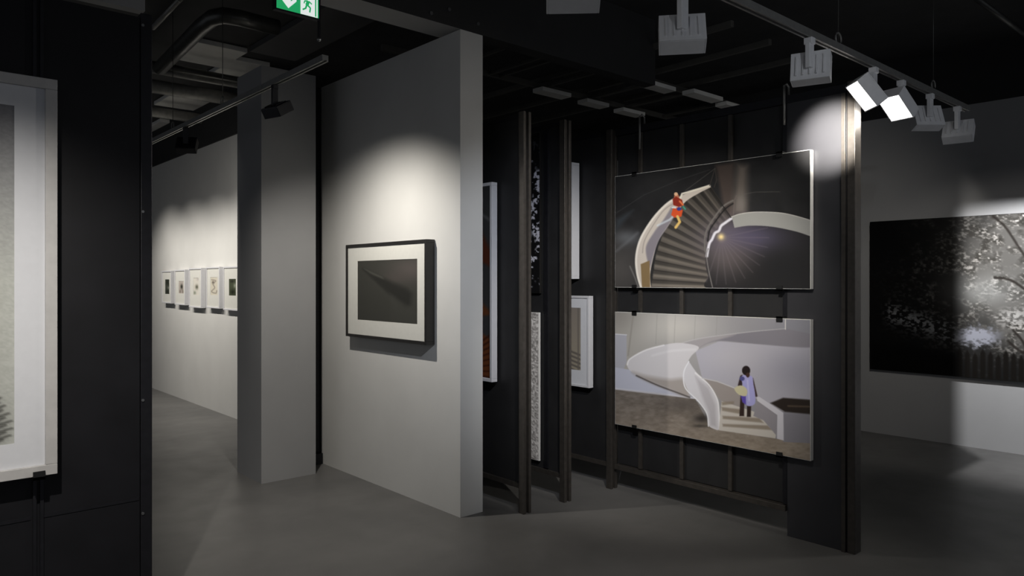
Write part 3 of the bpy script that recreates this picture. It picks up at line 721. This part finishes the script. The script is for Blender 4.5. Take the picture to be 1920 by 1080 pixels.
def big_print(kind, label, top_l, bot_l, quad, fn, clip_t, clip_b):
    dep = .055; fX = stairX-dep
    da, ya = onX(1153, fX); db, yb = onX(1520, fX)
    za, zb = hz(bot_l, da), hz(top_l, da)
    p = slab_print(kind, label, stairX, ya, yb, za, zb, dep, M_edge, quad, fn, (400, 270), gap=.02)
    for px in (1190, 1462):
        y = onX(px, fX)[1]
        for z, s in ((zb, 1), (za, -1)):
            boxes('clip', [(fX-.008, fX-.0025, y-.02, y+.02, min(z-s*.02, z+s*.012), max(z-s*.02, z+s*.012)),
                           (fX-.008, stairX-.015, y-.02, y+.02, min(z+s*.002, z+s*.012), max(z+s*.002, z+s*.012))], M_clip, p)
    return p
big_print('mounted_photo_print', 'large dark photo print of a spiral stair with a figure in red', 331, 539, ((1154, 331), (1520, 277), (1520, 540), (1154, 539)), paint_stairs, 1, 1)
big_print('mounted_photo_print', 'large pale photo print of a white curving stair with a figure in lavender', 584.5, 795, ((1154, 584.5), (1520, 597), (1520, 857), (1154, 795)), paint_ramp, 1, 1)

# ------------------------------------------------------------------ tree print on the right wall
fc = Face('x', RX); dep = .04; fX = RX-dep
da, ya = onX(1631, fX); yb = .55
t = thing('tree_print', 'very large dark print of trees above a picket fence on the right wall', 'print', (RX, (ya+yb)/2, hz(692, da)))
zb, za = hz(416, da), hz(692, da)
boxes('backing_board', [(fX, RX-.004, yb, ya, za, zb)], M_frameb, t, .002)
def pxof(Y, z):
    x, y = fX, Y; d = x*FW[0]+y*FW[1]; return (960+F_PX*(x*RT[0]+y*RT[1])/d, HZ-F_PX*(z-CAM_H)/d)
print_mesh((fX-.001, ya-.004, zb-.004), (0, -(ya-yb-.008), 0), (0, 0, -(zb-za-.008)), (pxof(ya, zb), pxof(yb, zb), pxof(yb, za), pxof(ya, za)), paint_trees, 420, 250, M_gloss, t)

# ------------------------------------------------------------------ exit sign
SY = 3.60
dS, sx0 = onY(517, SY); dS2, sx1 = onY(598, SY)
sz0 = hz(38, dS2); sh = .17
t = thing('exit_sign', 'green and white lit exit sign hanging at the end of the left light track', 'exit sign', ((sx0+sx1)/2, SY, sz0))
boxes('case', [(sx0-.006, sx1+.006, SY, SY+.03, sz0, sz0+sh)], M_postb, t, .002)
W_ = sx1-sx0; m0 = sz0+.009; m1 = sz0+sh-.009
split = sx0+W_*.56
boxes('green_field', [(sx0+.004, sx1-.002, SY-.0015, SY-.0005, m0, m1)], M_green, t)
def flat(name, polys, m, parent, y0):
    bm = bmesh.new()
    for P in polys:
        v = [bm.verts.new((a, y0, b)) for a, b in P]; f = bm.faces.new(v)
    bmesh.ops.recalc_face_normals(bm, faces=bm.faces)
    r = bmesh.ops.extrude_face_region(bm, geom=bm.faces[:])
    bmesh.ops.translate(bm, verts=[e for e in r['geom'] if isinstance(e, bmesh.types.BMVert)], vec=(0, .0008, 0))
    return link(name, bm, m, parent)
ac = sx0+W_*.28; zt_ = m0+.012
flat('arrow', [[(ac, zt_), (ac+.044, zt_+.045), (ac+.044, zt_+.067), (ac+.013, zt_+.038), (ac+.013, m1-.02), (ac-.013, m1-.02), (ac-.013, zt_+.038), (ac-.044, zt_+.067), (ac-.044, zt_+.045)]], M_signw, t, SY-.003)
e0, e1 = split, sx1-.012
# border lines and white doorway with the green running figure
flat('doorway', [[(e0, m0+.004), (e1-.012, m0+.004), (e1-.012, m1-.01), (e0, m1-.01)], [(e1-.004, m0+.004), (e1+.003, m0+.004), (e1+.003, m1-.006), (e1-.004, m1-.006)],
                 [(e0, m0+.0), (e1+.003, m0+.0), (e1+.003, m0+.004), (e0, m0+.004)]], M_signw, t, SY-.003)
rc = (e0+e1-.012)/2; rz = m0+.006
def limb(a, b, w0):
    a = Vector(a); b = Vector(b); n = (b-a).normalized(); n = Vector((-n.y, n.x))*w0/2
    return [tuple(a+n), tuple(b+n), tuple(b-n), tuple(a-n)]
flat('running_figure', [limb((rc+.002, rz+.07), (rc-.006, rz+.045), .018), limb((rc-.006, rz+.05), (rc+.014, rz+.036), .009), limb((rc+.014, rz+.038), (rc+.010, rz+.012), .008),
                        limb((rc-.006, rz+.05), (rc-.014, rz+.026), .009), limb((rc-.014, rz+.028), (rc-.03, rz+.018), .008), limb((rc+.004, rz+.07), (rc+.022, rz+.058), .007),
                        limb((rc+.0, rz+.07), (rc-.018, rz+.066), .007), limb((rc-.018, rz+.068), (rc-.022, rz+.052), .006),
                        [(rc+.008+.009*math.cos(a), rz+.088+.009*math.sin(a)) for a in [k*math.pi/5 for k in range(10)]]], M_green, t, SY-.0045)
boxes('bracket', [(sx1-.0, sx1+.012, SY+.004, SY+.018, hz(72, dS2), ZC)], M_postb, t, .002)
bm = bmesh.new(); bmesh.ops.create_uvsphere(bm, u_segments=12, v_segments=8, radius=.011, matrix=Matrix.Translation((sx1+.006, SY+.011, hz(73, dS2))))
link('knob', bm, M_bolt, t)

# ------------------------------------------------------------------ ceiling services, left aisle
for px4, lab in ((((345, 112), (420, 43), (520, 62), (415, 128)), 'pale grey ceiling panel over the left aisle, nearest and largest, beside the bent duct'),
        (((375, 150), (430, 122), (470, 118), (440, 160)), 'dim grey ceiling panel just left of the grey pier top'),
        (((296, 198), (325, 175), (397, 187), (373, 206)), 'grey ceiling panel farther down the left aisle between two pipes'),
        (((284, 246), (300, 228), (330, 234), (300, 250)), 'farthest grey ceiling panel beside the black display panel edge')):
    Q = [onZ(a, b, 3.70) for a, b in px4]
    x0, x1 = min(p[0] for p in Q), max(p[0] for p in Q); y0, y1 = min(p[1] for p in Q), max(p[1] for p in Q)
    x1 = min(x1, x0+.7)
    print('TILE', lab[:30], round(x0, 2), round(x1, 2), round(y0, 2), round(y1, 2))
    if y0 < 6.8: y0 = 6.8
    tag(box('ceiling_panel', (x0, x1, y0, y1, 3.70, ZC-.005), M_tile, bev=.004), lab, 'ceiling panel', 'grey ceiling panels over the left aisle')
def pipe(name, label, pts, r, m, n=14):
    o = tube(name, pts, r, m, None, n); tag(o, label, 'pipe' if name != 'ventilation_duct' else 'duct'); return o
zc = 3.5
def P(px, py, z): x, y = onZ(px, py, z); return (x, y, z)
a = P(300, 128, zc); b = P(396, 32, zc)
pipe('ventilation_duct', 'black round duct bending across the ceiling beside the left ceiling panel', [P(300, 128, zc), P(340, 88, zc), P(380, 48, zc), P(400, 33, zc), P(420, 29, zc), P(450, 34, zc), P(520, 52, zc)], .06, M_duct, 18)
pipe('pipe', 'thin pale pipe running up to the ceiling left of the bent duct', [P(287, 52, 3.6), P(338, -2, 3.6)], .02, M_pipe)
z2 = 3.55
for i, (y, r, lab, m) in enumerate(((onZ(350, 172, z2)[1], .07, 'thick grey pipe crossing the left aisle below the first ceiling panel', M_pipe), (onZ(330, 216, z2)[1], .06, 'thick grey pipe crossing the left aisle beyond the second ceiling panel', M_pipe),
        (onZ(390, 150, z2)[1], .03, 'thin grey pipe crossing the left aisle just past the first ceiling panel', M_pipe), (onZ(340, 120, 3.6)[1], .03, 'thin dark pipe tucked behind the first ceiling panel', M_duct))):
    pipe('pipe', lab, [(1.2, y, z2), (WX+.9, y, z2)], r, m)
# ------------------------------------------------------------------ ceiling services, right
def barY(label, X, y0, y1, z, hw=.02):
    t = box('conduit', (X-hw, X+hw, y0, y1, z, z+.05), M_cond, bev=.006); tag(t, label, 'conduit'); return t
zz = 3.5
for (px, py), far, lab in (((1374, 50), 8.9, 'dark ceiling conduit ending behind the nearest full white spotlight'), ((1445, 84), 8.9, 'second dark ceiling conduit, right of the first, over the stair print rack'), ((1560, 100), 8.9, 'third dark ceiling conduit, above the white box spotlight at the rack corner')):
    x, y = onZ(px, py, zz); barY(lab, x, y, far, zz)
# open cable ladder
yr1 = onZ(955, 80, 3.45)[1]; yr2 = onZ(905, 140, 3.45)[1]
t = thing('cable_ladder', 'dark open cable ladder hung below the black ceiling behind the display racks', 'cable ladder', (5, (yr1+yr2)/2, 3.45))
boxes('side_rail', [(3.2, 8.0, yr1-.02, yr1+.02, 3.45, 3.50)], M_cond, t, .003)
boxes('side_rail', [(3.2, 8.0, yr2-.02, yr2+.02, 3.45, 3.50)], M_cond, t, .003)
for px, py in ((962, 88), (1023, 108), (1047, 112), (1086, 148), (1148, 178), (1172, 170), (1216, 195), (1230, 190), (1270, 215)):
    x = onZ(px, py, 3.45)[0]
    boxes('rung', [(x-.012, x+.012, yr1+.02, yr2-.02, 3.455, 3.48)], M_cond, t, .002)
k = 0
for (pa, qa), (pb, qb), lab in (((1008, 168), (1062, 181), 'nearest'), ((1090, 190), (1135, 199), 'second'), ((1160, 206), (1200, 216), 'third'), ((1006, 93), (1058, 107), 'upper left'), ((1345, 196), (1395, 204), 'far right wide'), ((1290, 172), (1345, 188), 'far right patched'), ((1205, 157), (1260, 169), 'far middle')):
    x0, y0 = onZ(pa, qa, 3.42); x1, y1 = onZ(pb, qb, 3.42)
    yy = (y0+y1)/2
    o = box('lit_ceiling_strip', (min(x0, x1), min(max(x0, x1), 7.6), yy-.07, yy+.07, 3.40, 3.44), M_tile, bev=.003)  # pale colour stands for a lit bit of ceiling
    tag(o, 'pale strip standing for lit ceiling behind the racks, '+lab+' of them', 'lit ceiling strip', 'pale strips for lit ceiling')
pipe('pipe', 'dark pipe crossing the ceiling at the far top right corner', [P(1830, -3, 3.5), P(1916, 60, 3.5), P(1990, 115, 3.5)], .02, M_duct)
